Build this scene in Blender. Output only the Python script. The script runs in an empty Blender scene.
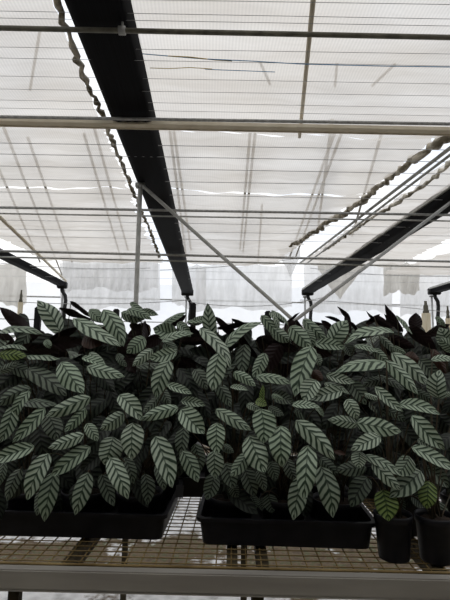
import bpy, bmesh, math, random
from mathutils import Vector, Matrix
random.seed(11)
scene = bpy.context.scene
COL = scene.collection
V = Vector
# ------------------------------------------------------------------ camera
F_PX = 460.0
CAM = V((0, 0, 1.25))
YAW, PITCH, ROLL = math.radians(2.1), math.radians(6.95), math.radians(0.8)
FW = V((math.sin(YAW)*math.cos(PITCH), math.cos(YAW)*math.cos(PITCH), math.sin(PITCH)))
R0 = FW.cross(V((0, 0, 1))).normalized(); U0 = R0.cross(FW).normalized()
RT = R0*math.cos(ROLL) + U0*math.sin(ROLL); UP = -R0*math.sin(ROLL) + U0*math.cos(ROLL)
cd = bpy.data.cameras.new('camera'); cam = bpy.data.objects.new('camera', cd); COL.objects.link(cam)
cd.sensor_fit = 'VERTICAL'; cd.sensor_height = 24.0; cd.lens = 24.0*F_PX/600; cd.clip_start = 0.02; cd.clip_end = 300
m = Matrix((RT, UP, -FW)).transposed().to_4x4(); m.translation = CAM; cam.matrix_world = m
scene.camera = cam
scene.view_settings.view_transform = 'Standard'
scene.view_settings.look = 'None'

def ray(px, py): return FW + RT*((px-225)/F_PX) + UP*((300-py)/F_PX)
def at_depth(px, py, d): return CAM + ray(px, py)*d
def at_z(px, py, z):
    r = ray(px, py); return CAM + r*((z-CAM.z)/r.z)
def at_y(px, py, y):
    r = ray(px, py); return CAM + r*((y-CAM.y)/r.y)

# ------------------------------------------------------------------ materials
def new_mat(name):
    mt = bpy.data.materials.new(name); mt.use_nodes = True
    nt = mt.node_tree; nt.nodes.clear()
    out = nt.nodes.new('ShaderNodeOutputMaterial')
    return mt, nt, out
def node(nt, t, **k):
    n = nt.nodes.new(t)
    for a, b in k.items():
        if a in n.inputs.keys(): n.inputs[a].default_value = b
        else: setattr(n, a, b)
    return n
def ramp(nt, stops):
    r = nt.nodes.new('ShaderNodeValToRGB'); e = r.color_ramp.elements
    while len(e) < len(stops): e.new(0.5)
    for k, (p, c) in enumerate(stops):
        e[k].position = p; e[k].color = (*c, 1) if len(c) == 3 else c
    return r
def mottled(name, c1, c2, scale=20, rough=0.6, metal=0.0, bump=0.0, stretch=(1, 1, 1), lo=.35, hi=.65, spec=.4):
    mt, nt, out = new_mat(name); L = nt.links.new
    tc = node(nt, 'ShaderNodeTexCoord'); mp = node(nt, 'ShaderNodeMapping'); mp.inputs['Scale'].default_value = stretch
    nz = node(nt, 'ShaderNodeTexNoise', Scale=scale, Detail=5.0)
    r = ramp(nt, [(lo, c1), (hi, c2)])
    p = node(nt, 'ShaderNodeBsdfPrincipled', Roughness=rough, Metallic=metal)
    p.inputs['Specular IOR Level'].default_value = spec
    L(tc.outputs['Object'], mp.inputs['Vector']); L(mp.outputs[0], nz.inputs['Vector']); L(nz.outputs['Fac'], r.inputs[0])
    L(r.outputs[0], p.inputs['Base Color'])
    if bump:
        b = node(nt, 'ShaderNodeBump', Strength=bump, Distance=.01); L(nz.outputs['Fac'], b.inputs['Height']); L(b.outputs[0], p.inputs['Normal'])
    L(p.outputs[0], out.inputs[0]); return mt

M = {}
M['galv'] = mottled('galvanised_steel', (.30, .30, .29), (.46, .46, .45), 30, .55, .35)
M['galv_light'] = mottled('pale_galvanised_steel', (.36, .36, .34), (.48, .48, .46), 14, .6, .1)
M['pipe_dark'] = mottled('weathered_dark_pipe', (.10, .095, .075), (.20, .19, .15), 12, .6, .2)
M['beam'] = mottled('beige_painted_beam', (.66, .59, .46), (.78, .71, .58), 5, .7)
M['gutter'] = mottled('black_gutter_plastic', (.003, .003, .004), (.007, .007, .009), 6, .7, 0, .1, (30, .3, 30), spec=.08)
M['black'] = mottled('black_tray_plastic', (.007, .007, .010), (.014, .014, .019), 25, .45, 0, .05, spec=.35)
M['rubber'] = mottled('black_rubber', (.005, .005, .005), (.012, .012, .012), 30, .6)
M['rust'] = mottled('rusty_mesh_wire', (.16, .105, .035), (.34, .25, .11), 9, .75, .1)
M['rim'] = mottled('bench_rim_aluminium', (.36, .34, .31), (.47, .45, .41), 3, .5, .3, 0, (1, 6, 6))
M['legs'] = mottled('weathered_timber_leg', (.045, .035, .018), (.10, .08, .045), 8, .8)
M['soil'] = mottled('potting_soil', (.006, .004, .003), (.04, .025, .016), 60, .95, 0, .6)
M['bamboo'] = mottled('weathered_bamboo', (.78, .69, .50), (.90, .83, .66), 15, .75, 0, 0, (4, 4, .6))
M['wire'] = mottled('grey_wire', (.36, .36, .36), (.48, .48, .48), 10, .6)
M['rafter'] = mottled('roof_rafter', (.30, .27, .22), (.42, .39, .33), 6, .7)
M['cord_blue'] = mottled('blue_twine', (.10, .28, .55), (.2, .4, .65), 20, .8)
M['cord_yellow'] = mottled('yellow_twine', (.65, .45, .10), (.75, .58, .22), 20, .8)
M['stem'] = mottled('petiole', (.035, .04, .018), (.08, .05, .03), 30, .6)
M['tag'] = mottled('grey_tag', (.10, .10, .11), (.14, .14, .15), 8, .6)
M['dim_pole'] = mottled('dull_pole', (.34, .34, .33), (.46, .46, .45), 8, .7)
M['bundle'] = mottled('bundled_cloth', (.16, .14, .10), (.60, .55, .46), 11, .9, 0, .5, (1, .6, 1), .42, .6)

def cloth_mat(name, c1, c2, transp, trl=.75, band=(.25, 2.2, 1)):
    mt, nt, out = new_mat(name); L = nt.links.new
    tc = node(nt, 'ShaderNodeTexCoord')
    mp = node(nt, 'ShaderNodeMapping'); mp.inputs['Scale'].default_value = band
    nz = node(nt, 'ShaderNodeTexNoise', Scale=1.6, Detail=6.0, Roughness=.6)
    L(tc.outputs['Object'], mp.inputs[0]); L(mp.outputs[0], nz.inputs['Vector'])
    r = ramp(nt, [(.32, c1), (.68, c2)]); L(nz.outputs['Fac'], r.inputs[0])
    wv = node(nt, 'ShaderNodeTexWave', Scale=14.0, Distortion=.4); wv.bands_direction = 'X'; wv.inputs['Detail'].default_value = 1
    L(tc.outputs['Object'], wv.inputs['Vector'])
    wr = ramp(nt, [(0, (.90, .90, .90)), (1, (1, 1, 1))]); L(wv.outputs['Fac'], wr.inputs[0])
    mx = node(nt, 'ShaderNodeMix', data_type='RGBA', blend_type='MULTIPLY'); mx.inputs[0].default_value = 1
    L(r.outputs[0], mx.inputs[6]); L(wr.outputs[0], mx.inputs[7])
    t = node(nt, 'ShaderNodeBsdfTranslucent'); d = node(nt, 'ShaderNodeBsdfDiffuse')
    L(mx.outputs[2], t.inputs[0]); L(mx.outputs[2], d.inputs[0])
    m1 = node(nt, 'ShaderNodeMixShader'); m1.inputs[0].default_value = trl; L(d.outputs[0], m1.inputs[1]); L(t.outputs[0], m1.inputs[2])
    tr = node(nt, 'ShaderNodeBsdfTransparent'); m2 = node(nt, 'ShaderNodeMixShader'); m2.inputs[0].default_value = 1-transp
    L(tr.outputs[0], m2.inputs[1]); L(m1.outputs[0], m2.inputs[2]); L(m2.outputs[0], out.inputs[0])
    return mt
M['cloth'] = cloth_mat('white_shade_cloth', (.56, .505, .435), (.83, .79, .735), .20, .78, (.22, 1.5, 1))
M['sheet'] = cloth_mat('hanging_plastic_sheet', (.64, .63, .61), (.86, .85, .84), .26, .7, (2.5, 2.5, .6))
M['sheet_b'] = cloth_mat('dusty_hanging_sheet', (.50, .47, .42), (.68, .65, .59), .12, .7, (2.5, 2.5, .6))
M['wall'] = cloth_mat('white_end_wall_film', (.78, .79, .80), (.95, .95, .96), .30, .85, (.4, .4, .4))

def leaf_mat(name, pale, pale2, dark, under, rough=.42):
    mt, nt, out = new_mat(name); L = nt.links.new
    def math_(op, a, b=None, c=None):
        n = node(nt, 'ShaderNodeMath', operation=op)
        for k, x in enumerate((a, b, c)):
            if x is None: continue
            if isinstance(x, (int, float)): n.inputs[k].default_value = x
            else: L(x, n.inputs[k])
        return n.outputs[0]
    uv = node(nt, 'ShaderNodeUVMap', uv_map='UVMap'); sp = node(nt, 'ShaderNodeSeparateXYZ'); L(uv.outputs[0], sp.inputs[0])
    u = sp.outputs[0]; av = math_('ABSOLUTE', math_('MULTIPLY_ADD', sp.outputs[1], 2.0, -1.0))
    oi = node(nt, 'ShaderNodeObjectInfo')
    tc = node(nt, 'ShaderNodeTexCoord'); nz = node(nt, 'ShaderNodeTexNoise', Scale=26.0, Detail=2.0); L(tc.outputs['Object'], nz.inputs['Vector'])
    av2 = math_('POWER', av, .92)
    ph = math_('MULTIPLY', math_('SUBTRACT', u, math_('MULTIPLY', av2, .20)), 6.8)
    ph = math_('ADD', ph, math_('MULTIPLY', nz.outputs['Fac'], .9))
    ph = math_('ADD', ph, oi.outputs['Random'])
    s = math_('SINE', math_('MULTIPLY', ph, 2*math.pi))                      # -1..1 along the veins
    thr = math_('MULTIPLY_ADD', av, .35, .05)                                # stripes thin out toward the margin
    k = node(nt, 'ShaderNodeMapRange', interpolation_type='SMOOTHSTEP'); L(math_('SUBTRACT', s, thr), k.inputs[0])
    k.inputs[1].default_value = -.45; k.inputs[2].default_value = .50
    mid = node(nt, 'ShaderNodeMapRange', interpolation_type='SMOOTHSTEP'); L(av, mid.inputs[0])
    mid.inputs[1].default_value = .03; mid.inputs[2].default_value = .10; mid.inputs[3].default_value = .75; mid.inputs[4].default_value = 0
    edge = node(nt, 'ShaderNodeMapRange'); L(av, edge.inputs[0]); edge.inputs[1].default_value = .90; edge.inputs[2].default_value = 1.0; edge.inputs[4].default_value = .6
    fac = math_('MAXIMUM', math_('MAXIMUM', k.outputs[0], mid.outputs[0]), math_('MULTIPLY', edge.outputs[0], .55))
    pm = node(nt, 'ShaderNodeMix', data_type='RGBA'); pm.inputs[6].default_value = (*pale, 1); pm.inputs[7].default_value = (*pale2, 1); L(oi.outputs['Random'], pm.inputs[0])
    mx = node(nt, 'ShaderNodeMix', data_type='RGBA'); L(fac, mx.inputs[0]); L(pm.outputs[2], mx.inputs[6]); mx.inputs[7].default_value = (*dark, 1)
    geo = node(nt, 'ShaderNodeNewGeometry')
    mu = node(nt, 'ShaderNodeMix', data_type='RGBA'); L(geo.outputs['Backfacing'], mu.inputs[0]); L(mx.outputs[2], mu.inputs[6]); mu.inputs[7].default_value = (*under, 1)
    p = node(nt, 'ShaderNodeBsdfPrincipled', Roughness=rough); p.inputs['Specular IOR Level'].default_value = .35
    b = node(nt, 'ShaderNodeBump', Strength=.25, Distance=.002); L(s, b.inputs['Height']); L(b.outputs[0], p.inputs['Normal'])
    L(mu.outputs[2], p.inputs['Base Color'])
    L(p.outputs[0], out.inputs[0]); return mt
UNDER = (.016, .007, .008)
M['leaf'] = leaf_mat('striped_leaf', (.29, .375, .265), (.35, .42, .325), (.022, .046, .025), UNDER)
M['leaf_bright'] = leaf_mat('striped_leaf_lit', (.37, .47, .345), (.43, .51, .405), (.030, .058, .033), UNDER)  # brighter copy: light on the front leaves put into the colour
M['leaf_mid'] = leaf_mat('striped_leaf_shaded', (.155, .20, .145), (.19, .23, .175), (.014, .024, .015), UNDER)  # darker copy of the same leaf, partial shade put into its colour
M['leaf_dim'] = leaf_mat('striped_leaf_deep_shade', (.032, .044, .031), (.045, .058, .043), (.004, .007, .005), UNDER)  # near-black copy: deep shade inside the foliage painted into the colour
M['leaf_young'] = leaf_mat('young_yellow_green_leaf', (.20, .29, .08), (.23, .31, .10), (.022, .05, .013), (.08, .05, .02))
M['leaf_brown'] = leaf_mat('brown_leaf', (.055, .024, .013), (.065, .03, .018), (.04, .017, .010), (.045, .02, .012))

# ------------------------------------------------------------------ mesh helpers
def obj(name, bm, mat, parent=None, smooth=True, **props):
    me = bpy.data.meshes.new(name); bm.to_mesh(me); bm.free()
    if mat: me.materials.append(mat)
    if smooth:
        for p in me.polygons: p.use_smooth = True
    o = bpy.data.objects.new(name, me); COL.objects.link(o)
    if parent: o.parent = parent
    for k, v in props.items(): o[k] = v
    return o
def thing(name, label, cat, loc=(0, 0, 0), group=None):
    o = bpy.data.objects.new(name, None); COL.objects.link(o); o.location = loc; o.empty_display_size = .05
    o['label'] = label; o['category'] = cat
    if group: o['group'] = group
    return o
def tag(o, label, cat, group=None):
    o['label'] = label; o['category'] = cat
    if group: o['group'] = group
    return o
def tube(bm, pts, rad, seg=8, cap=True):
    pts = [V(p) for p in pts]; n = len(pts); rings = []
    for i, p in enumerate(pts):
        t = (pts[min(i+1, n-1)] - pts[max(i-1, 0)]).normalized()
        a = V((0, 0, 1)) if abs(t.z) < .9 else V((1, 0, 0))
        x = t.cross(a).normalized(); y = x.cross(t)
        r = rad[i] if isinstance(rad, (list, tuple)) else rad
        rings.append([bm.verts.new(p + x*math.cos(2*math.pi*k/seg)*r + y*math.sin(2*math.pi*k/seg)*r) for k in range(seg)])
    for a, b in zip(rings, rings[1:]):
        for k in range(seg): bm.faces.new((a[k], a[(k+1) % seg], b[(k+1) % seg], b[k]))
    if cap: bm.faces.new(rings[0][::-1]); bm.faces.new(rings[-1])
def box(bm, lo, hi, xf=None, bevel=0):
    r = bmesh.ops.create_cube(bm, size=1)
    vs = r['verts']; lo = V(lo); hi = V(hi)
    for v in vs:
        v.co = V((lo[k] + (v.co[k]+.5)*(hi[k]-lo[k]) for k in range(3)))
    if bevel:
        es = list({e for v in vs for e in v.link_edges})
        rb = bmesh.ops.bevel(bm, geom=es, offset=bevel, segments=2, affect='EDGES')
        vs = list({v for f in rb['faces'] for v in f.verts} | {v for v in vs if v.is_valid})
    if xf is not None:
        for v in vs: v.co = xf @ v.co
def lathe(bm, prof, seg=28, c=(0, 0, 0)):
    rings = []
    for r, z in prof:
        rings.append([bm.verts.new((c[0]+r*math.cos(2*math.pi*k/seg), c[1]+r*math.sin(2*math.pi*k/seg), c[2]+z)) for k in range(seg)])
    for a, b in zip(rings, rings[1:]):
        for k in range(seg): bm.faces.new((a[k], a[(k+1) % seg], b[(k+1) % seg], b[k]))
    return rings
def bar(name, a, b, r, mat, label, cat, group=None, seg=10, parent=None):
    """A round bar as a mesh whose origin is its midpoint."""
    a, b = V(a), V(b); c = (a+b)/2; bm = bmesh.new(); tube(bm, [a-c, b-c], r, seg)
    o = obj(name, bm, mat); o.location = c
    return tag(o, label, cat, group) if label else o

# ------------------------------------------------------------------ world
w = bpy.data.worlds.new('overcast_sky'); scene.world = w; w.use_nodes = True
nt = w.node_tree; bg = nt.nodes['Background']
tc = node(nt, 'ShaderNodeTexCoord'); nz = node(nt, 'ShaderNodeTexNoise', Scale=3.0, Detail=4.0)
r = ramp(nt, [(.38, (.87, .92, 1.0)), (.60, (1.0, 1.0, 1.0))])
nt.links.new(tc.outputs['Generated'], nz.inputs['Vector']); nt.links.new(nz.outputs['Fac'], r.inputs[0]); nt.links.new(r.outputs[0], bg.inputs[0])
bg.inputs[1].default_value = 1.2

# ------------------------------------------------------------------ setting: ground and end wall
bm = bmesh.new(); bmesh.ops.create_grid(bm, x_segments=40, y_segments=40, size=1)
for v in bm.verts:
    v.co = V((v.co.x*14, v.co.y*10+7, .0))
mt, nt, out = new_mat('littered_ground'); L = nt.links.new
tc = node(nt, 'ShaderNodeTexCoord')
n1 = node(nt, 'ShaderNodeTexNoise', Scale=2.6, Detail=7.0, Roughness=.65); n2 = node(nt, 'ShaderNodeTexNoise', Scale=22.0, Detail=4.0)
n3 = node(nt, 'ShaderNodeTexVoronoi', Scale=16.0)
for n_ in (n1, n2, n3): L(tc.outputs['Object'], n_.inputs['Vector'])
r1 = ramp(nt, [(.3, (.075, .055, .035)), (.5, (.16, .115, .07)), (.62, (.09, .10, .045)), (.75, (.24, .20, .14))]); L(n2.outputs['Fac'], r1.inputs[0])
r2 = ramp(nt, [(0, (.46, .46, .46)), (.6, (.80, .80, .81)), (1, (.9, .9, .9))]); L(n3.outputs['Distance'], r2.inputs[0])
sp = node(nt, 'ShaderNodeSeparateXYZ'); L(tc.outputs['Object'], sp.inputs[0])
r3 = ramp(nt, [(.0, (0,)*3), (.20, (0,)*3), (.222, (.17,)*3), (.262, (.17,)*3), (.278, (-.0,)*3), (.32, (0,)*3), (.345, (.20,)*3), (.43, (.22,)*3), (.5, (0, 0, 0)), (1, (0, 0, 0))])
dv = node(nt, 'ShaderNodeMath', operation='DIVIDE'); L(sp.outputs[1], dv.inputs[0]); dv.inputs[1].default_value = 10; L(dv.outputs[0], r3.inputs[0])
ad = node(nt, 'ShaderNodeMath', operation='ADD'); L(n1.outputs['Fac'], ad.inputs[0]); L(r3.outputs[0], ad.inputs[1])
ad2 = node(nt, 'ShaderNodeMath', operation='MULTIPLY_ADD'); L(n2.outputs['Fac'], ad2.inputs[0]); ad2.inputs[1].default_value = .25; L(ad.outputs[0], ad2.inputs[2])
r4 = ramp(nt, [(.70, (0, 0, 0)), (.78, (1, 1, 1))]); L(ad2.outputs[0], r4.inputs[0])
mx = node(nt, 'ShaderNodeMix', data_type='RGBA'); L(r4.outputs[0], mx.inputs[0]); L(r1.outputs[0], mx.inputs[6]); L(r2.outputs[0], mx.inputs[7])
p = node(nt, 'ShaderNodeBsdfPrincipled', Roughness=.9); L(mx.outputs[2], p.inputs['Base Color'])
bp = node(nt, 'ShaderNodeBump', Strength=.5, Distance=.02); L(n2.outputs['Fac'], bp.inputs['Height']); L(bp.outputs[0], p.inputs['Normal']); L(p.outputs[0], out.inputs[0])
obj('floor', bm, mt, kind='structure')

H = 2.0; ZR = CAM.z + H          # roof height
WY = 17.6
bm = bmesh.new()
nx = 120
for j in range(2):
    pass
rows = [[bm.verts.new((-13+26*i/nx, WY+.05*math.sin(i*1.7)+.03*math.sin(i*.61), z)) for i in range(nx+1)] for z in (0, 1.2, 1.9, 2.6, 3.95)]
for a, b in zip(rows, rows[1:]):
    for i in range(nx): bm.faces.new((a[i], a[i+1], b[i+1], b[i]))
obj('wall_back', bm, M['wall'], kind='structure')
for k, (z, rr) in enumerate(((2.48, .02), (3.35, .03))):
    bm = bmesh.new(); tube(bm, [(-13, WY-.12, z+.06), (13, WY-.12, z-.06)], rr, 8)
    obj('trim_%d' % (k+1), bm, M['galv_light'], kind='structure')

M['dark_block'] = mottled('dark_light_block', (.05, .055, .05), (.10, .105, .095), 3, .9, 0, 0, (1, 1, 3))  # dark surface for the added wall that cuts light from behind the camera
M['side_block'] = mottled('grey_light_block', (.20, .21, .20), (.32, .33, .31), 2, .9, 0, 0, (1, 1, 3))  # surface of the added side walls that hold back sky light
def plane(name, pts, mat):
    bm = bmesh.new(); bm.faces.new([bm.verts.new(p) for p in pts]); obj(name, bm, mat, None, False, kind='structure')
plane('wall_front_light_block', [(-13, -3, 0), (13, -3, 0), (13, -3, 4.2), (-13, -3, 4.2)], M['dark_block'])  # unseen, added to darken the light reaching the plants from the front
plane('wall_left_light_block', [(-13, -3, 0), (-13, WY, 0), (-13, WY, 4.2), (-13, -3, 4.2)], M['side_block'])  # unseen side walls, added to block sky light from left and right
plane('wall_right_light_block', [(13, -3, 0), (13, WY, 0), (13, WY, 4.2), (13, -3, 4.2)], M['side_block'])
plane('ceiling_light_block', [(-13, -3, 3.9), (13, -3, 3.9), (13, .9, 3.9), (-13, .9, 3.9)], M['cloth'])  # unseen cover behind the camera, added to cut light from the sky
# ------------------------------------------------------------------ gutters
def gutter(xc, w, y0, y1, label, hgt=.13, rail=-1):
    t = thing('gutter', label, 'gutter', (xc, (y0+y1)/2, ZR), 'black gutters running overhead')
    l = (y1-y0)/2
    bm = bmesh.new()
    prof = [(-w/2-.02, hgt), (-w/2-.015, hgt-.01), (-w/2, .012), (-w*.36, 0)]
    for k in range(1, 6): prof.append((-w*.36+w*.72*k/6, .006*(k % 2)))
    prof += [(w*.36, 0), (w/2, .012), (w/2+.015, hgt-.01), (w/2+.02, hgt)]
    ny = 30; rings = []
    for i in range(ny+1):
        rings.append([bm.verts.new((x, -l+2*l*i/ny, z+.004*math.sin(i*2.1))) for x, z in prof])
    for a, b in zip(rings, rings[1:]):
        for k in range(len(prof)-1): bm.faces.new((a[k], b[k], b[k+1], a[k+1]))
    obj('channel', bm, M['gutter'], t)
    bm = bmesh.new(); box(bm, (rail*(w/2+.02)-.022, -l, hgt-.02), (rail*(w/2+.02)+.022, l, hgt+.03)); obj('edge_rail', bm, M['galv_light'], t, False, label='grey metal edge rail')
    bm = bmesh.new(); box(bm, (-w/2-.03, l-.02, -.05), (w/2+.03, l+.16, hgt+.02), None, .02); obj('end_cap', bm, M['rubber'], t)
    bm = bmesh.new(); tube(bm, [(0, l+.06, -.03), (.02, l+.06, -.14), (.10, l+.08, -.26), (.12, l+.10, -.42), (.09, l+.10, -.75), (.1, l+.10, -1.0)], .055, 10); obj('down_pipe', bm, M['rubber'], t)
    return t
YE = 14.9
gutter(-.344*H, .335, 1.4, YE, 'wide black gutter overhead, nearest, running from top left of the photo')
gutter(1.575*H, .30, 3.0, 14.3, 'black gutter overhead on the right, sloping across above the wire brace')
gutter(-2.2*H, .22, 3.5, 13.8, 'black gutter at the far left edge, ending above the left bamboo post')
gutter(3.45*H, .3, 10.5, 13.6, 'short visible piece of black gutter at the far right edge')

# poles
def pole(px, z1, y, x, r, label, mat='galv_light', cat='pole', top_plate=True):
    t = thing('support_pole', label, cat, (x, y, 0))
    bm = bmesh.new(); tube(bm, [(0, 0, .0), (0, 0, z1)], r, 12); obj('shaft', bm, M[mat], t)
    if top_plate:
        bm = bmesh.new(); box(bm, (-r*2, -r*1.6, z1-.05), (r*2, r*1.6, z1), None, .004); obj('top_bracket', bm, M['galv'], t)
    return t
P1Y = 2.62*H
p1 = at_y(140.5, 181, P1Y)
pole(0, ZR-.0, P1Y, p1.x, .027, 'grey steel support pole standing left of centre under the nearest gutter')
pole(0, ZR-.05, 14.05, -2.2*H-.03, .03, 'thin far pole under the end of the left gutter', 'dim_pole')
pole(0, ZR-.05, YE+.25, -.344*H-.04, .03, 'thin far pole at the end of the nearest wide gutter', 'dim_pole')
pole(0, ZR-.05, 14.55, 1.575*H-.05, .03, 'thin far pole under the end of the right gutter, behind the brace crossing', 'dim_pole')
pole(0, ZR-.05, 13.85, 3.45*H, .03, 'thin far pole at the right edge of the photo', 'dim_pole')
# braces between pole top and the foot of the neighbour
a = at_y(143, 186, P1Y-.03); b = at_y(470, 478, P1Y-.03)
f = (a.z-.02)/(a.z-b.z)
bar('brace_pipe', a, a+(b-a)*f, .021, M['galv_light'], 'grey brace pipe slanting down to the right from the top of the grey pole', 'pipe')
a = at_y(452, 201.5, P1Y+.05); b = at_y(318, 303, P1Y+.05); d = (a-b).normalized()
a2 = a + d*((ZR-.01-a.z)/d.z); b2 = b - d*((b.z-.02)/d.z)
bar('brace_pipe', a2, b2, .021, M['dim_pole'], 'grey brace pipe slanting down to the left from the right gutter', 'pipe')

# ------------------------------------------------------------------ cross pipes and beams
def lateral(name, yl, yr, z, r, mat, label, cat, group=None, ext=90):
    a = at_z(-ext, yl-(yr-yl)*ext/450, z); b = at_z(450+ext, yr+(yr-yl)*ext/450, z)
    return bar(name, a, b, r, mat, label, cat, group, 8), a, b
ZP = ZR-.06
t, a, b = lateral('cross_pipe', 28, 37.5, ZP, .0155, M['pipe_dark'], None, None)
root = thing('cross_pipe', 'dark grey cross pipe nearest the camera, spanning the top of the photo', 'pipe', t.location)
t.location = (0, 0, 0); t.parent = root; t.name = 'pipe_run'
c0 = at_z(122, 30.5, ZP) - root.location; ax = (b-a).normalized()
bm = bmesh.new(); tube(bm, [c0-ax*.022, c0-ax*.02, c0+ax*.02, c0+ax*.022], [.018, .026, .026, .018], 12); tube(bm, [c0+V((0, 0, .0)), c0+V((0, 0, .055))], .008, 6); obj('pipe_clamp', bm, M['galv'], root, label='pale metal clamp on the pipe')
lateral('cross_pipe', 116.8, 124, ZP+.03, .014, M['galv'], 'thin grey pipe running along the near edge of the beige beam', 'pipe')
a = at_z(-90, 119.5, ZP+.06); b = at_z(540, 132.5, ZP+.06); c = (a+b)/2
dd = (b-a).normalized(); xf = Matrix((dd, V((0, 0, 1)).cross(dd), V((0, 0, 1)))).transposed().to_4x4()
bm = bmesh.new(); l = (b-a).length/2; box(bm, (-l, -.035, -.018), (l, .035, .018), xf, .004)
box(bm, (-l, .030, -.032), (l, .036, -.018), xf)
o = obj('roof_beam', bm, M['beam'], None, False); o.location = c; tag(o, 'flat beige roof beam crossing the whole photo overhead', 'beam')
ords = ['first', 'second', 'third', 'fourth', 'fifth', 'sixth', 'seventh', 'eighth', 'ninth', 'tenth', 'eleventh', 'twelfth', 'thirteenth', 'fourteenth', 'fifteenth', 'sixteenth', 'seventeenth', 'eighteenth', 'nineteenth', 'twentieth', 'twenty-first', 'twenty-second', 'twenty-third', 'twenty-fourth']
for k, (yl, yr, rr, mm, lb) in enumerate((
        (207.5, 215, .018, 'galv', 'grey cross pipe level with the upper part of the grey pole'),
        (213.5, 221, .012, 'galv_light', 'thinner pale cross pipe just beyond the grey pipe at the pole'),
        (251, 261.5, .024, 'galv', 'far grey cross pipe above the hanging sheets'),
        (257, 267, .018, 'galv_light', 'farthest pale cross pipe close behind the far grey one'))):
    lateral('cross_pipe', yl, yr, ZP, rr, M[mm], lb, 'pipe', 'cross pipes under the shade cloth')
# support wires, level, square to the pipes
wys = [.5, 15, 22, 50, 62, 80, 92, 104, 112, 146, 158, 170, 182, 196, 224, 232, 240, 272, 279]
for k, yy in enumerate(wys):
    lateral('support_wire', yy-4 if k % 3 else yy-3, yy+4, ZR+.01+.03*(k % 2), .0016 if yy < 120 else .0035, M['wire'],
            '%s thin grey wire under the shade cloth, counted from the top of the photo' % ords[k], 'wire', 'support wires under the shade cloth')
# coloured twine lying along the wires
def twine(pts, mat, label, r=.003):
    P = [at_z(x, y, ZR-.005) for x, y in pts]; c = P[len(P)//2]
    bm = bmesh.new(); tube(bm, [p-c for p in P], r, 6); o = obj('twine', bm, M[mat], None); o.location = c; tag(o, label, 'twine')
twine([(142, 53.8), (150, 54.5), (180, 57), (205, 59), (250, 61), (300, 64), (380, 66), (450, 67)], 'cord_blue', 'blue twine strung level beneath the shade cloth, right of the gutter')
twine([(168, 56), (190, 57), (215, 60), (232, 61)], 'cord_yellow', 'short yellow twine next to the blue twine')
twine([(150, 68), (170, 68.5), (190, 67.5), (212, 69)], 'cord_yellow', 'lower yellow twine beneath the blue and yellow pair', .0025)
twine([(205, 69.2), (222, 70), (250, 71), (275, 72)], 'cord_blue', 'lower short blue twine continuing from a yellow twine', .0025)

# ------------------------------------------------------------------ shade cloth panels (sagging, with ragged edges)
def cloth(poly_l, poly_r, y0, y1, z, label, n=(36, 40), ragged=(0, 0), sag=.05, mat='cloth', seed=0):
    """poly_l / poly_r: functions giving the left and right edge x at depth y."""
    rnd = random.Random(seed); bm = bmesh.new(); nu, nv = n; g = []
    for j in range(nv+1):
        y = y0+(y1-y0)*j/nv; xl = poly_l(y) + rnd.uniform(-1, 1)*ragged[0]; xr = poly_r(y) + rnd.uniform(-1, 1)*ragged[1]; row = []
        for i in range(nu+1):
            u = i/nu; x = xl+(xr-xl)*u
            zz = z - sag*abs(math.sin((y-y0)/.62*math.pi))*.5 - sag*.5*math.sin(u*math.pi) + .012*math.sin(x*7+y*3) + .008*math.sin(x*15-y*11+seed)
            row.append(bm.verts.new((x, y+.015*math.sin(x*5), zz)))
        g.append(row)
    for j in range(nv):
        for i in range(nu): bm.faces.new((g[j][i], g[j][i+1], g[j+1][i+1], g[j+1][i]))
    c = V(((poly_l(y0)+poly_r(y0))/2, (y0+y1)/2, z))
    for v in bm.verts: v.co -= c
    o = obj('shade_cloth', bm, M[mat]); o.location = c
    return tag(o, label, 'shade cloth', 'white shade cloth panels')
PANELS = []
ZC = ZR+.16
kz = ZC-CAM.z
def edge(pts):   # piecewise edge through (px,py) points lying at cloth height
    P = sorted(((p.y, p.x) for p in (at_z(x, y, ZC) for x, y in pts)))
    def f_(y):
        if y <= P[0][0]: a, b = P[0], P[1]
        elif y >= P[-1][0]: a, b = P[-2], P[-1]
        else:
            for a, b in zip(P, P[1:]):
                if a[0] <= y <= b[0]: break
        return a[1] + (b[1]-a[1])*(y-a[0])/(b[0]-a[0])
    return f_
yat = lambda py: at_z(225, py, ZC).y
e_left1 = lambda y: -.405*kz - .0*y
e_l1b = edge([(52, 0), (100, 118), (150, 240), (163, 262)])
e_right = edge([(452, 126), (400, 168), (344, 210), (282, 258)])
e_gut = lambda y: -.26*kz
e_farleft = edge([(-30, 221), (0, 236), (30, 252), (58, 267)])
FAR = lambda s: (lambda y: s*14)
yb = yat(128); yg = yat(190); y2 = yat(262)
cloth_nl = cloth(lambda y: -3.9, e_l1b, 1.3, yb+.02, ZC, 'near left panel of white shade cloth between the cross pipe and beige beam', ragged=(0, .012), seed=1)
cloth_nr = cloth(e_gut, lambda y: 4.6, 1.3, yb+.02, ZC, 'near right panel of white shade cloth, right of the wide gutter', ragged=(0, .02), seed=2)
cloth_sl = cloth(lambda y: max(e_farleft(y), -6.5), e_l1b, yb+.08, yg-.025, ZC+.01, 'second left panel of white shade cloth, just beyond the beige beam', ragged=(.02, .03), seed=3)
cloth_sr = cloth(e_gut, e_right, yb+.08, yg-.025, ZC+.01, 'second right panel of white shade cloth, with a ragged right edge', ragged=(0, .05), seed=4)
cloth_fl = cloth(e_farleft, e_l1b, yg+.05, y2, ZC+.01, 'far left panel of white shade cloth, sagging above the hanging sheets', n=(36, 60), ragged=(.03, .06), seed=5, sag=.09)
cloth_fr = cloth(e_gut, e_right, yg+.05, y2, ZC+.01, 'far right panel of white shade cloth, narrowing behind the brace pipe', n=(36, 60), ragged=(0, .08), seed=6, sag=.09)
e_r2 = edge([(470, 146), (410, 190), (360, 222), (322, 248)])
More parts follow.
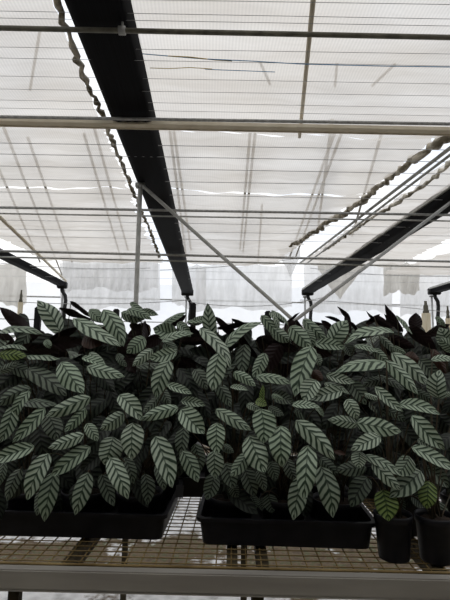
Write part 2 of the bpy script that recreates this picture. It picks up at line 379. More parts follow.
cloth_rn = cloth(e_r2, lambda y: 1.50*kz, yat(150), yat(262), ZC+.02, 'narrow shade cloth panel between the right pipes and the right gutter', n=(12, 60), ragged=(.03, .0), seed=7)
cloth_r = cloth(edge([(500, 222), (450, 252), (400, 268)]), lambda y: 11.5, yat(200), yat(270), ZC+.02, 'shade cloth panel at far right beyond the right gutter', n=(30, 40), ragged=(.05, 0), seed=8)
cloth_l = cloth(lambda y: 1.70*H, edge([(480, 220), (450, 238), (412, 259)]), yat(185), yat(263), ZC+.02, 'shade cloth panel on the right between the right gutter and the small white gap', n=(24, 50), ragged=(0, .04), seed=9)

def bundle(pts, r, label, z, seed, host):
    rnd = random.Random(seed); P = [at_z(x, y, z) for x, y in pts]; Q = []
    for a, b in zip(P, P[1:]):
        n = max(3, int((b-a).length/.06))
        for i in range(n): Q.append(a.lerp(b, i/n)+V((rnd.uniform(-1, 1)*r*.75, 0, rnd.uniform(-1, 1)*r*.7)))
    c = Q[len(Q)//2]; bm = bmesh.new(); tube(bm, [q-c for q in Q], [r*rnd.uniform(.55, 1.3) for _ in Q], 8)
    o = obj('gathered_edge', bm, M['bundle'], host, label=label); o.location = c - host.location
bundle([(52, -12), (78, 60), (104, 120), (128, 180), (148, 225), (160, 258)], .022, 'gathered beige cloth edge running along the left of the wide gutter', ZC-.06, 1, cloth_nl)
bundle([(462, 128), (440, 140), (400, 170), (368, 196), (335, 219), (290, 246)], .042, 'ragged gathered cloth edge beside the right white gap', ZC-.04, 2, cloth_fr)
bar('roof_strut', at_z(-22, 196, ZC-.06), at_z(66, 281, ZC-.06), .03, M['beam'], 'beige strut slanting down across the left cloth toward the left gutter end', 'strut')
bundle([(470, 147), (424, 185), (390, 207), (360, 226), (322, 252)], .024, 'gathered cloth edge between the pale pipes and the right gutter', ZC-.03, 4, cloth_rn)
# pale longitudinal pipes by the right gap
for (x0, y0, x1, y1, rr, lb) in ((462, 139, 300, 263, .02, 'upper pale pipe running back beside the right white gap'), (462, 146, 306, 264, .016, 'lower pale pipe close beside the upper one at the right gap')):
    bar('roof_pipe', at_z(x0, y0, ZR+.03), at_z(x1, y1, ZR+.03), rr, M['galv_light'], lb, 'pipe')
bar('roof_strut', at_z(314, -8, ZC-.05), at_z(299.5, 137, ZC-.05), .016, M['beam'], 'beige strut running under the near right shade cloth', 'strut')
# rafters of the roof above the cloth, seen through it
raf = [((0, 118), (62, 275)), ((-5, 160), (40, 262)), ((28, 138), (72, 262)), ((84, 134), (122, 262)), ((92, 120), (128, 250)), ((170, 132), (186, 255)), ((174, 132), (191, 250)),
       ((250, 134), (240, 250)), ((255, 134), (243, 252)), ((335, 132), (290, 256)), ((342, 132), (296, 256)), ((332, 120), (318, 228)), ((382, 132), (352, 236)), ((262, 205), (258, 262)), ((40, 30), (30, 90)), ((260, 62), (270, 84)), ((395, 64), (372, 86)), ((337, 64), (335, 86))]
for k, (a, b) in enumerate(raf):
    za = ZC+.10
    bar('roof_rafter', at_z(*a, za), at_z(*b, za), .011 if a[1] < 100 else .017, M['rafter'], 'thin roof rafter showing through the shade cloth, %s from the left' % ords[k] if k < 14 else
        ['short rafter showing faintly through the near left cloth', 'short rafter showing faintly through near right cloth by the strut', 'short slanting rafter showing through cloth at upper right', 'short upright rafter showing through cloth right of the strut'][k-14], 'rafter', 'roof rafters above the shade cloth')

# ------------------------------------------------------------------ hanging sheets at the far end
def sheet(px0, px1, ytop, ybot, y, label, mat='sheet', folds=7, amp=.07, seed=0, tri=None):
    rnd = random.Random(seed); nu, nv = 48, 14; bm = bmesh.new(); g = []
    ph = rnd.uniform(0, 6)
    for j in range(nv+1):
        v = j/nv; row = []
        for i in range(nu+1):
            u = i/nu; px = px0+(px1-px0)*u
            yb_ = ybot + 2.0*math.sin(u*9+ph) + 1.2*math.sin(u*23+ph)
            if tri: yb_ = ytop + (ybot-ytop)*max(.04, 1-abs(u-tri)/max(tri, 1-tri))
            yt = ytop + 2.5*abs(math.sin(u*math.pi*2.5+ph))
            p = at_y(px, yt+(yb_-yt)*v, y)
            p.y += amp*math.sin(u*folds*6.28+ph+1.2*v)*(.3+.7*v) + .03*math.sin(v*9+u*20)
            row.append(bm.verts.new(p))
        g.append(row)
    for j in range(nv):
        for i in range(nu): bm.faces.new((g[j][i], g[j][i+1], g[j+1][i+1], g[j+1][i]))
    c = g[0][nu//2].co.copy()
    for q in bm.verts: q.co -= c
    o = obj('hanging_sheet', bm, M[mat]); o.location = c; tag(o, label, 'plastic sheet', 'hanging sheets at the far end')
sheet(-20, 26, 262, 305, 15.8, 'pale hanging sheet at the far left edge behind the bamboo post', 'sheet_b', 4, .06, 1)
sheet(60, 160, 262, 309, 16.0, 'wide wrinkled plastic sheet hanging behind the grey pole', 'sheet', 9, .07, 2)
sheet(62, 158, 258, 290, 15.2, 'crumpled upper plastic sheet sagging in front of the wide wrinkled sheet', 'sheet', 12, .10, 3)
sheet(196, 292, 264, 309, 16.0, 'wide plastic sheet hanging between the wide gutter end and the brace crossing', 'sheet', 6, .06, 4)
sheet(172, 206, 264, 306, 15.5, 'narrow bright plastic sheet hanging beside the wide gutter end', 'sheet', 3, .05, 5)
sheet(304, 392, 262, 312, 16.1, 'wide plastic sheet hanging right of the brace crossing', 'sheet', 6, .06, 6)
sheet(318, 366, 263, 300, 15.4, 'pointed beige sheet hanging in front of the wide right sheet', 'sheet_b', 3, .05, 7, tri=.45)
sheet(384, 420, 262, 293, 15.0, 'beige bunched cloth hanging near the right bamboo post', 'sheet_b', 4, .06, 8)
sheet(400, 470, 266, 316, 15.9, 'plastic sheet hanging at the far right edge of the photo', 'sheet', 5, .06, 9)
sheet(276, 300, 246, 278, 13.1, 'small torn bright sheet hanging near top of the right gap', 'sheet', 2, .04, 10, tri=.6)
# slack wires near the far end
def slack(a, b, sagpx, y, label, r=.008):
    P = []
    for i in range(13):
        u = i/12; P.append(at_y(a[0]+(b[0]-a[0])*u, a[1]+(b[1]-a[1])*u+sagpx*4*u*(1-u), y))
    c = P[6]; bm = bmesh.new(); tube(bm, [p-c for p in P], r, 6); o = obj('slack_wire', bm, M['wire']); o.location = c; tag(o, label, 'wire')
slack((-10, 300), (190, 300), 4, 10.5, 'slack dark wire drooping low behind the grey pole')
slack((190, 302), (330, 296), 7, 10.5, 'slack wire drooping low between the gutter end and the brace crossing')
slack((160, 270), (300, 258), 2, 11, 'thin wire slanting up to the right behind the brace')
slack((-10, 262), (150, 268), 3, 11, 'thin wire crossing above the wide wrinkled sheet')
slack((300, 300), (460, 314), -2, 10.8, 'thin wire drooping low at right behind the right bamboo post')
slack((310, 268), (460, 276), 3, 11.5, 'thin wire crossing above the pointed beige sheet')

# ------------------------------------------------------------------ bench
ZB = CAM.z - .5
ra, rb = at_z(-40, 563.5, ZB), at_z(490, 575.5, ZB)
ub = (rb-ra).normalized(); vb = V((0, 0, 1)).cross(ub)           # along the bench, away from the camera
BX = Matrix((ub, vb, V((0, 0, 1)))).transposed().to_4x4(); BX.translation = ra   # bench space: x along, y back, z up from the mesh
BL = (rb-ra).length
bench = thing('nursery_bench', 'long grey-rimmed greenhouse bench with rusty wire mesh top under the plants', 'bench', (ra+rb)/2 - V((0, 0, ZB)))
bench_off = Matrix.Translation(-bench.location)
BXL = bench_off @ BX
BD = 1.25
X0, X1 = -.5, BL+.5
bm = bmesh.new(); box(bm, (X0, -.028, -.046), (X1, 0, .001), BXL, .003); box(bm, (X0, -.028, -.046), (X1, .02, -.04), BXL); obj('rim', bm, M['rim'], bench, False, label='grey metal front rim')
bm = bmesh.new(); box(bm, (X0, BD, -.046), (X1, BD+.028, .004), BXL, .003); obj('rim', bm, M['rim'], bench, False)
bm = bmesh.new()
SP = .037; n = int((X1-X0)/SP)
for i in range(n+1): tube(bm, [BXL @ V((X0+i*SP, 0, -.0052)), BXL @ V((X0+i*SP, BD, -.0052))], .0019, 5)
for j in range(1, int(BD/.030)+1): tube(bm, [BXL @ V((X0, j*.030, -.0018)), BXL @ V((X1, j*.030, -.0018))], .0016, 5)
tube(bm, [BXL @ V((X0, .006, .001)), BXL @ V((X1, .006, .001))], .0032, 6)
obj('wire_mesh', bm, M['rust'], bench)
def b_at(px, py, z=ZB): return BX.inverted() @ at_z(px, py, z)
for px in (72, 232, 262, 428):
    q = b_at(px, 560, ZB-.02)
    bm = bmesh.new(); box(bm, (q.x-.014, .0, -.05), (q.x+.014, BD, -.0075), BXL, .002); obj('cross_bar', bm, M['legs'], bench, False)
for px, rr in ((6, .013), (258, .015), (429, .012)):
    q = b_at(px, 590, ZB-.05)
    for yy in ((.004, BD-.03) if px < 300 else (.004,)):
        bm = bmesh.new(); box(bm, (q.x-rr, yy+.02, -ZB), (q.x+rr, yy+.02+2*rr, -.046), BXL, .002); obj('leg', bm, M['legs'], bench, False)

# ------------------------------------------------------------------ trays
def tray(pl, pr, name_label, hgt, depth=.34):
    a, b = at_z(*pl, ZB+.001), at_z(*pr, ZB+.001); u = (b-a).normalized(); v = V((0, 0, 1)).cross(u)
    X = Matrix((u, v, V((0, 0, 1)))).transposed().to_4x4(); X.translation = a + V((0, 0, .001))
    Wd = (b-a).length; bm = bmesh.new()
    def ring(o, z, rr=.02):
        pts = []
        for cx, cy, a0 in ((Wd+o-rr, -o+rr, -90), (Wd+o-rr, depth+o-rr, 0), (-o+rr, depth+o-rr, 90), (-o+rr, -o+rr, 180)):
            for k in range(5):
                t = math.radians(a0+k*22.5); pts.append(bm.verts.new(V((cx+rr*math.cos(t), cy+rr*math.sin(t), z))))
        return pts
    rs = [ring(-.012, 0), ring(0, .004), ring(.008, hgt-.012), ring(.016, hgt-.010), ring(.017, hgt), ring(.006, hgt), ring(.002, hgt-.012), ring(-.004, .006), ring(-.02, .004)]
    for p, q in zip(rs, rs[1:]):
        n_ = len(p)
        for k in range(n_): bm.faces.new((p[k], p[(k+1) % n_], q[(k+1) % n_], q[k]))
    bm.faces.new(rs[0][::-1]); bm.faces.new(rs[-1])
    bmesh.ops.recalc_face_normals(bm, faces=bm.faces)
    o = obj('plant_tray', bm, M['black']); o.matrix_world = X
    for p in o.data.polygons: p.use_smooth = False
    tag(o, name_label, 'tray'); return X, Wd
TL, WL = tray((-14, 537), (161, 542), 'black plastic plant tray at the left of the bench', .072)
TM, WM = tray((202, 546), (371, 551.5), 'black plastic plant tray in the middle of the bench', .074)

back_trays = []  # rear trays with plants, added to block light through the foliage
for k_, (cx_, lb_) in enumerate(((-.59, 'added black plant tray at the back of the bench, behind the left tray'), (-.10, 'added black tray at the back of the bench, seen behind the gap between front trays'), (.39, 'added black plant tray at the back of the bench, behind right end of the middle tray'), (.88, 'added black plant tray at the back of the bench, behind the round pots'))):
    c_ = CAM + V((cx_, 1.70, -.5)); b_ = V((.23, -.008, 0))
    def proj(P):
        d_ = P-CAM; return (225+F_PX*d_.dot(RT)/d_.dot(FW), 300-F_PX*d_.dot(UP)/d_.dot(FW))
    back_trays.append(tray(proj(c_-b_), proj(c_+b_), lb_, .073))
# ------------------------------------------------------------------ plants
plants = []      # dict(root, crown, row)
def pot_profile(r, h):
    return [(.001, .0), (r*.78, 0), (r*.80, .004), (r*.95, h-.018), (r*1.0, h-.017), (r*1.02, h-.004), (r*1.01, h), (r*.95, h), (r*.93, h-.012), (r*.9, h-.03)]
def potted(pos, r, h, label, row):
    t = thing('potted_prayer_plant', label, 'potted plant', pos, 'striped prayer plants on the bench')
    bm = bmesh.new(); lathe(bm, pot_profile(r, h), 32); bmesh.ops.remove_doubles(bm, verts=bm.verts, dist=.0005)
    obj('pot', bm, M['black'], t)
    bm = bmesh.new(); rg = lathe(bm, [(r*.93, h-.014), (r*.7, h-.010), (r*.4, h-.006), (.002, h-.006)], 24)
    for v in bm.verts: v.co.z += random.uniform(-.003, .003)
    obj('soil', bm, M['soil'], t)
    plants.append(dict(root=t, pos=V(pos), crown=V(pos)+V((0, 0, h-.01)), row=row, stems=bmesh.new(), n=0, h=h))
PL = {
 ('L', 0, 0): 'leftmost plant, front row of the left tray, cut by the photo edge',
 ('L', 1, 0): 'middle plant in front row of the left tray, leaves hanging over its rim',
 ('L', 2, 0): 'right plant in front row of the left tray, beside the gap between trays',
 ('L', 0, 1): 'back plant at left end of the left tray, below the left bamboo post',
 ('L', 1, 1): 'back plant in the middle of left tray, with dark upturned leaves',
 ('L', 2, 1): 'back plant at right end of left tray, in front of the grey pole',
 ('M', 0, 0): 'left plant in front row of the middle tray, with a yellowish new shoot',
 ('M', 1, 0): 'middle plant in front row of the middle tray, with the lowest hanging leaf',
 ('M', 2, 0): 'right plant in front row of the middle tray, next to the round pots',
 ('M', 0, 1): 'back plant at left end of middle tray, with an upright leaf on top',
 ('M', 1, 1): 'back plant in the middle of the middle tray, with large dark upturned leaves',
 ('M', 2, 1): 'back plant at the right end of the middle tray, below the brace crossing'}
for key, (X, Wd, h) in (('L', (TL, WL, .10)), ('M', (TM, WM, .10))):
    for row in (0, 1):
        for k in range(3):
            p = X @ V((Wd*(k+.5)/3, .085+.165*row, .0065)); potted(p, .066, h, PL[(key, k, row)].replace('plant', 'prayer plant', 1), row)
for nm, (X, Wd) in zip(('first', 'second', 'third', 'fourth'), back_trays):  # mostly hidden plants added to stop light between the front leaves
    for k in range(2 if nm == 'fourth' else 3):
        potted(X @ V((Wd*(k+.5)/3, .10, .0065)), .066, .10, '%s added prayer plant of the %s back tray from the left, behind front leaves' % (('left', 'middle', 'right')[k], nm), 2)
for (px, py, rr, row, lb) in ((396.5, 560, .0475, 0, 'prayer plant in round black pot right of the middle tray, with a low yellow-green leaf'),
                              (440, 562, .050, 0, 'prayer plant in the round black pot at the right edge of the photo')):
    p = at_z(px, py, ZB+.0005); potted(p + V((0, .015, .0)), rr, .108, lb, row)
for (px, py, rr, lb) in ((408, 531, .055, 'back prayer plant behind the round pots, with dark leaves standing against the sheet'), (462, 533, .055, 'back prayer plant behind the right edge pot, by the right bamboo post')):
    p = at_z(px, py, ZB+.0005); potted(p, rr, .108, lb, 1)

# leaf table: base x, base y, tip x, tip y, visible width (pixels), kind
#   b bright, l light, m mid, k deep in shade, d dark underside showing, y young, n brown
LEAVES = '''
27 329 2 309 14 d|59 331 39 303 17 b|0 332 40 334 7 l|49 342 76 328 10 d|60 309 89 319 7 d|71 302 91 317 5 d|75 319 117 344 13 b|104 311 122 344 17 b
90 310 104 322 9 l|83 325 97 336 9 d|21 348 56 349 12 d|49 345 83 341 14 d|84 338 100 345 16 n|28 356 59 359 5 l|46 340 50 348 7 l|0 348 25 350 4 l|0 354 25 356 10 y
62 363 82 391 20 b|83 358 106 367 7 b|88 367 122 376 12 b|90 353 104 364 8 b|10 365 36 375 12 m|28 370 64 394 17 m|0 371 18 362 8 m|30 389 0 404 14 m|29 392 14 419 10 l
12 408 1 440 14 l|23 403 55 405 8 m|44 409 15 440 13 l|89 398 49 415 14 l|85 409 66 430 11 l|48 415 56 438 18 m|83 435 51 447 12 b|87 424 97 440 11 l|33 447 -5 461 14 b
48 455 29 497 17 b|54 474 45 518 17 l|40 492 37 514 10 m|89 448 54 474 15 l|88 474 76 512 16 l|20 470 8 499 12 m|4 463 -1 485 8 m|113 438 105 463 22 l|111 459 127 496 17 b
102 475 113 504 13 m|133 424 132 457 21 b|156 438 171 484 20 b|157 466 164 489 11 m|145 475 147 503 13 k|125 458 133 482 12 k|120 396 140 419 16 b|177 408 143 419 12 b
123 414 102 428 14 l|169 362 157 396 17 l|159 397 144 411 9 m|161 388 170 403 10 m|168 385 190 393 8 b|184 428 182 455 13 m|183 452 197 480 15 l|182 410 203 432 19 b
217 424 217 452 17 b|217 410 249 429 12 l|261 410 263 441 22 b|217 384 230 405 12 m|219 354 213 388 18 b|212 337 208 306 13 b|201 330 229 366 12 b|187 328 213 352 11 d
236 337 216 318 9 d|239 334 258 358 8 d|225 348 259 324 9 b|226 351 240 343 5 d|218 328 252 323 6 d|232 319 248 325 4 d|181 342 207 342 9 d|181 357 207 370 8 d
245 345 243 372 14 m|265 354 254 376 12 l|280 345 268 370 20 d|262 338 285 345 10 d|272 343 297 350 12 d|262 316 279 336 10 l|272 311 284 323 5 l|188 321 211 319 4 l
192 323 205 317 8 l|178 323 190 334 8 l|163 341 191 334 7 b|176 335 155 329 16 l|176 352 151 358 12 b|165 343 176 352 12 l|144 338 128 352 14 l|160 337 145 346 13 d
152 350 134 365 10 b|119 347 135 356 14 d|127 356 135 372 13 d|137 366 165 366 6 m|118 354 126 366 8 m|131 303 145 315 6 l|122 313 143 319 11 l|140 312 157 315 7 l
128 310 150 319 8 l|130 325 146 329 8 d|146 342 145 322 6 d|163 324 184 313 6 l|172 325 185 316 9 d|178 325 190 336 8 l|92 310 103 322 11 l|331 342 346 322 17 b
304 320 326 340 11 l|291 327 309 347 15 b|306 330 313 346 10 l|316 344 343 348 11 b|311 348 296 393 20 b|272 328 290 341 12 l|270 313 278 330 5 l|273 312 287 324 4 l
287 322 299 313 3 d|296 320 304 332 5 d|332 330 322 321 7 d|341 323 326 317 4 d|350 323 338 308 5 d|349 333 346 314 7 d|350 322 359 334 4 d|311 348 331 355 10 d
392 333 348 343 9 b|386 364 338 372 11 b|355 346 377 352 5 b|374 349 388 364 9 l|315 354 320 365 8 l|313 371 322 380 10 n|345 345 352 356 10 m|402 331 386 306 8 d
366 324 379 315 6 d|377 322 367 312 3 d|374 317 391 327 9 d|393 327 385 315 4 d|416 329 416 314 14 d|426 335 448 325 9 d|436 317 445 326 5 l|408 328 434 348 14 d
390 337 413 347 12 d|405 357 419 361 12 n|433 350 445 372 9 n|444 345 454 362 10 d|397 316 411 333 4 l|447 346 440 329 16 l|455 350 440 340 12 l|432 360 456 361 6 b
393 354 427 384 13 b|387 362 416 392 12 b|381 337 397 353 7 l|393 347 405 353 6 l|420 360 436 378 13 m|439 398 440 372 17 b|416 390 433 400 8 m|440 396 453 393 5 l
376 388 401 410 10 b|400 405 437 414 11 b|413 417 442 447 16 b|358 423 398 431 16 b|379 437 353 449 14 b|378 376 403 389 7 m|384 380 363 386 9 m|347 400 357 418 13 b
350 382 365 403 14 m|365 394 381 399 5 b|388 410 407 421 8 k|370 402 384 415 12 k|418 440 434 449 8 b|257 377 290 383 9 l|316 381 305 401 17 b|341 391 311 399 13 b
325 384 348 394 6 l|327 375 353 382 9 b|293 405 318 407 7 b|316 407 323 416 5 l|295 410 313 418 10 m|357 424 330 420 11 l|281 427 282 464 21 b|297 422 332 457 17 b
270 408 283 415 8 m|272 396 292 402 12 m|308 447 304 496 19 b|302 478 294 517 18 l|321 468 332 514 20 l|321 459 337 474 12 m|365 467 338 470 14 m|367 478 352 505 18 m
287 460 295 480 12 k|273 462 275 480 12 k|334 451 345 454 4 n|360 452 359 467 14 b|366 456 402 475 9 b|373 463 399 488 12 b|409 457 398 475 17 l|420 472 392 496 20 l
413 448 452 469 12 b|425 468 447 486 14 k|428 482 427 507 17 y|383 491 388 519 21 y|438 502 440 524 15 m|399 497 402 513 10 k|412 495 425 507 12 k|390 515 391 528 8 k
400 510 402 524 8 k|214 452 215 477 16 l|247 454 232 475 13 l|226 464 233 487 16 m|250 437 264 470 22 b|214 475 207 498 15 m|245 470 254 495 16 k|259 470 265 490 10 m
270 462 277 478 11 k|195 445 200 470 13 k|222 446 233 452 8 k|232 484 238 497 11 k|252 496 256 508 10 k|268 495 272 512 14 k|260 498 262 510 8 k|182 401 204 405 9 l
231 387 247 390 5 b|234 373 254 385 10 b|262 402 263 386 5 y|256 401 266 405 8 y|247 405 260 411 7 l|195 370 206 388 13 m|272 395 283 399 5 l|269 407 280 415 8 m
'''
rows = [t.split() for t in LEAVES.replace('\n', '|').split('|') if t.strip()]
def interp(x, tab):
    for (a, b), (c, d) in zip(tab, tab[1:]):
        if x <= c: return b+(d-b)*max(0, (x-a))/(c-a)
    return tab[-1][1]
DT = [(300, 1.46), (330, 1.42), (350, 1.36), (375, 1.28), (400, 1.215), (430, 1.17), (465, 1.15), (500, 1.175), (530, 1.19)]
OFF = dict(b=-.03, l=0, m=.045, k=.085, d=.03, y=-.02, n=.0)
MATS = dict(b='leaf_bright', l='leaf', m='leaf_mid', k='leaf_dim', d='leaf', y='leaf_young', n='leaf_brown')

NU, NV = 18, 8
def width_profile(u):
    if u <= 0 or u >= 1: return 0
    if u < .40: return max(0, 1-((.40-u)/.40)**2.3)**.55
    t = (u-.40)/.60
    return (1-t**2.5)*(1-.10*t)+.10*t*(1-t)
def make_leaf(B, T, width, normal, mat, bulge, droop, cup, wav, seed, label=None):
    """Leaf blade from B (petiole end) to T (tip); +normal is the striped upper face."""
    rnd = random.Random(seed)
    ax = T-B; Ln = ax.length; ax.normalize(); side = ax.cross(normal).normalized(); nn = side.cross(ax).normalized()
    bm = bmesh.new(); uvl = bm.loops.layers.uv.new('UVMap'); g = []
    ph = rnd.uniform(0, 6.28); asym = rnd.uniform(-.06, .06)
    for i in range(NU+1):
        u = i/NU; wv = width_profile(u)*width/2; row = []
        arch = bulge*4*u*(1-u) - droop*u*u + droop*u
        for j in range(NV+1):
            v = j/NV*2-1
            z = arch*Ln + cup*abs(v)**1.15*wv + wav*width*math.sin(u*11+ph+(1.5 if v > 0 else 0))*v*v
            z += .012*width*math.sin((u-.19*abs(v)**.92)*6.8*6.283)*(1-abs(v))      # slight corrugation between the veins
            row.append((bm.verts.new(B + ax*(u*Ln) + side*(v*wv + asym*Ln*math.sin(u*math.pi)) + nn*z), u, (v+1)/2))
        g.append(row)
    for i in range(NU):
        for j in range(NV):
            q = (g[i][j], g[i][j+1], g[i+1][j+1], g[i+1][j])
            f = bm.faces.new([x[0] for x in q])
            for lp, x in zip(f.loops, q): lp[uvl].uv = (x[1], x[2])
    bm.normal_update()
    if sum((f.normal.dot(nn) for f in bm.faces)) < 0: bmesh.ops.reverse_faces(bm, faces=bm.faces[:])
    return bm
def attach(bm, B, T, mat, label, row_hint):
    cands = [p for p in plants if p['row'] == row_hint]
    # the plant whose crown is nearest sideways (and not too crowded)
    p = min(cands, key=lambda q: abs(q['pos'].x-(B.x*.8+T.x*.2)/1.0) + .0012*q['n'])
    p['n'] += 1
    off = p['root'].location
    for v in bm.verts: v.co -= off
    bmesh.ops.remove_doubles(bm, verts=bm.verts, dist=.00001)
    o = obj('leaf', bm, M[mat], p['root'])
    if label: o['label'] = label
    # petiole
    c = p['crown'] + V((random.uniform(-.02, .02), random.uniform(-.02, .02), -.004)) - off
    b = B-off; d = (T-B).normalized()
    if b.z > c.z+.02:
        m1 = c.lerp(b, .5) + V(((b.x-c.x)*-.15, (b.y-c.y)*-.2, .03)); m2 = c.lerp(b, .85) + V(((b.x-c.x)*-.05, (b.y-c.y)*-.03, .028))
    else:
        m1 = V((c.x*.6+b.x*.4, c.y*.6+b.y*.4, max(c.z, b.z)+.07)); m2 = V((c.x*.2+b.x*.8, c.y*.2+b.y*.8, max(c.z, b.z)+.05))
    pts = []
    for k in range(9):
        t = k/8; pts.append(c*(1-t)**3 + m1*3*t*(1-t)**2 + m2*3*t*t*(1-t) + (b+d*.004)*t**3)
    tube(p['stems'], pts, [.0021-.0007*k/8 for k in range(9)], 5)
    return o
def blade(px0, py0, px1, py1, wpx, kind, dep=None, seed=0, row=None):
    rnd = random.Random(seed*7+3)
    cy = (py0+py1)/2
    if dep is None: dep = interp(cy, DT) + OFF[kind] + rnd.uniform(-.018, .018)
    lpx = math.hypot(px1-px0, py1-py0); down = (py1-py0)/max(1, lpx)
    Lm = lpx/F_PX*dep
    tilt = (.32*down + .05) if down > 0 else .12*down
    if kind == 'd': tilt = -.1 if down < 0 else .15
    dB = dep + Lm*tilt*.5; dT = dep - Lm*tilt*.5
    B = at_depth(px0, py0, dB); T = at_depth(px1, py1, dT)
    Ln = (T-B).length; wv = wpx/F_PX*dep
    real = max(wv*1.03, .34*Ln)
    phi = math.acos(min(1, wv/real)); phi = min(max(phi, rnd.uniform(0, .28)), 1.25)
    ax = (T-B).normalized(); toc = (CAM-(B+T)/2); toc = (toc-ax*toc.dot(ax)).normalized()
    upv = V((0, 0, 1)); pe = ax.cross(toc).normalized(); sgn = 1 if pe.z > 0 else -1
    if abs(pe.z) < .25: sgn = rnd.choice((-1, 1))
    upperp = pe*sgn
    if kind == 'd' or kind == 'n' and False: n_ = -toc*math.cos(phi) + upperp*math.sin(phi)
    else: n_ = toc*math.cos(phi) + upperp*math.sin(phi)
    bulge = rnd.uniform(.03, .15) if kind != 'd' else rnd.uniform(-.01, .04)
    bm = make_leaf(B, T, real, n_, MATS[kind], bulge, 0, rnd.choice((-1, -1, 1))*rnd.uniform(.10, .38), rnd.uniform(.01, .06), seed)
    lab = {'d': 'leaf turned to show its dark purple underside', 'y': 'young yellow-green leaf', 'n': 'brownish leaf'}.get(kind)
    if row is None: row = 1 if (cy < 352 or (cy < 385 and kind in 'dmk')) else 0
    attach(bm, B, T, MATS[kind], lab, row)
for i, r_ in enumerate(rows):
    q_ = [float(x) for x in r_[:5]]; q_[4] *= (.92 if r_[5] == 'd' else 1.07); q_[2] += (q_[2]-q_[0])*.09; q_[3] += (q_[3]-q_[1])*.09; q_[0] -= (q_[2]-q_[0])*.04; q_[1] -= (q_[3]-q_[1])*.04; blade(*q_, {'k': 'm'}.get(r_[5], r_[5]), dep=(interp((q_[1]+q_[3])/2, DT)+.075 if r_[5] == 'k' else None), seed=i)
# deeper, mostly shade-coloured leaves that fill the crowns behind the front layer
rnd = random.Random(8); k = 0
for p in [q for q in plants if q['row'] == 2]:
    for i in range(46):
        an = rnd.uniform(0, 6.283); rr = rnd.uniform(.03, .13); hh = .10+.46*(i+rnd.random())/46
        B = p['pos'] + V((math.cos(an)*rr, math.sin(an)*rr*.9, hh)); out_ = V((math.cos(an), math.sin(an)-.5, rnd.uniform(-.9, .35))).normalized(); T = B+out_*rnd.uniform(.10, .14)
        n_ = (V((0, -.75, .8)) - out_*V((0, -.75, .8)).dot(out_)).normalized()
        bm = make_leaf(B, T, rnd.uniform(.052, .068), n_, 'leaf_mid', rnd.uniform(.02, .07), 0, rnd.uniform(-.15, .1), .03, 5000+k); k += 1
        save = plants; plants = [p]; attach(bm, B, T, 'leaf_mid' if hh > .38 else 'leaf_dim', None, 2); plants = save  # lower leaves use the darker copy, shade given by colour
rnd = random.Random(5); k = 0
for gy in range(335, 505, 16):
    for gx in range(-6, 462, 21):
        if rnd.random() < .12: continue
        cx = gx+rnd.uniform(-9, 9); cy = gy+rnd.uniform(-7, 7)
        if cy > 470 and (160 < cx < 206): continue
        if cy > 462 and (352 < cx < 382): continue
        an = math.radians(rnd.uniform(35, 145)) if cy > 380 else math.radians(rnd.uniform(-40, 220))
        ln = rnd.uniform(30, 42); k += 1
        dx, dy = math.cos(an)*ln/2, math.sin(an)*ln/2
        kind = 'k' if (cy > 375 or rnd.random() < .55) else ('d' if rnd.random() < .6 else 'm')
        blade(cx-dx, cy-dy, cx+dx, cy+dy, rnd.uniform(13, 19), kind, dep=interp(cy, DT)+rnd.uniform(.06, .22), seed=1000+k, row=(1 if cy < 400 or rnd.random() < .4 else 0))
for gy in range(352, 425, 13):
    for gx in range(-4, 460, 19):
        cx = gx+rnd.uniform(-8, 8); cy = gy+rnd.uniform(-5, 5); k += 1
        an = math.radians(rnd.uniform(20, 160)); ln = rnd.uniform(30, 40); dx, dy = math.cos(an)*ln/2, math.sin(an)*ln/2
        blade(cx-dx, cy-dy, cx+dx, cy+dy, rnd.uniform(15, 20), 'k', dep=interp(cy, DT)+rnd.uniform(.24, .36), seed=2000+k, row=1)
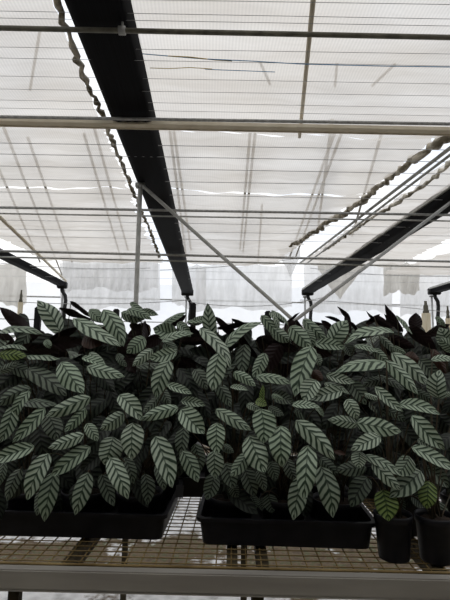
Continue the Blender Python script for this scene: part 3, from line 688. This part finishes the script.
for p in plants:
    if len(p['stems'].verts): obj('stem_cluster', p['stems'], M['stem'], p['root'])

# posts behind the plants
def stake(px, ytop, depth, r, label):
    p = at_depth(px, ytop, depth); t = thing('bamboo_post', label, 'post', (p.x, p.y, 0))
    h = p.z; hn = .027*depth
    bm = bmesh.new(); tube(bm, [(0, 0, 0), (0, 0, h*.5), (0, 0, h-hn)], r, 12); obj('cane', bm, M['bamboo'], t)
    bm = bmesh.new(); lathe(bm, [(.002, h), (r*.30, h), (r*.34, h-hn*.3), (r*.55, h-hn*.4), (r*.55, h-hn*.75), (r*.7, h-hn*.8), (r*.7, h-hn+.001), (.002, h-hn+.001)], 12); obj('nozzle', bm, M['pipe_dark'], t, label='dark nozzle on the post top')
stake(21.5, 290, 3.6, .019, 'pale bamboo post with dark nozzle at the left, behind the plants')
stake(425.5, 301, 2.8, .026, 'pale bamboo post with dark nozzle at the right, behind the plants')
stake(447.5, 306, 2.9, .016, 'thin grey-topped post at the right edge of the photo')
def flat_stake(px, ytop, depth, w, label):
    p = at_depth(px, ytop, 1.86); bm = bmesh.new(); h = p.z-ZB-.002; w *= .72
    box(bm, (-w/2, -.012, 0), (w/2, .012, h), None, .004); o = obj('stake', bm, M['rubber'], None, False); o.location = (p.x, p.y, ZB+.002); tag(o, label, 'stake')
flat_stake(38.5, 307, 2.6, .034, 'black stake behind the leaves near the left bamboo post')
flat_stake(116.5, 309, 2.6, .032, 'black stake behind the leaves left of the grey pole')
flat_stake(193.5, 303, 2.6, .03, 'black stake behind the leaves under the wide gutter end')
flat_stake(268, 311, 2.6, .034, 'black stake behind the leaves left of the brace crossing')

# small grey plant tag hanging by the gap between the trays
q = at_depth(179.5, 491.5, 1.40)
bm = bmesh.new(); box(bm, (-.012, -.001, -.018), (.012, .001, .018), Matrix.Rotation(.06, 4, 'Y'), .0006); tube(bm, [(0, 0, .017), (-.004, .004, .04), (-.01, .02, .07)], .0008, 5)
o = obj('plant_tag', bm, M['tag'], None, False); o.location = q; tag(o, 'small grey plant tag hanging above the gap between the trays', 'tag')
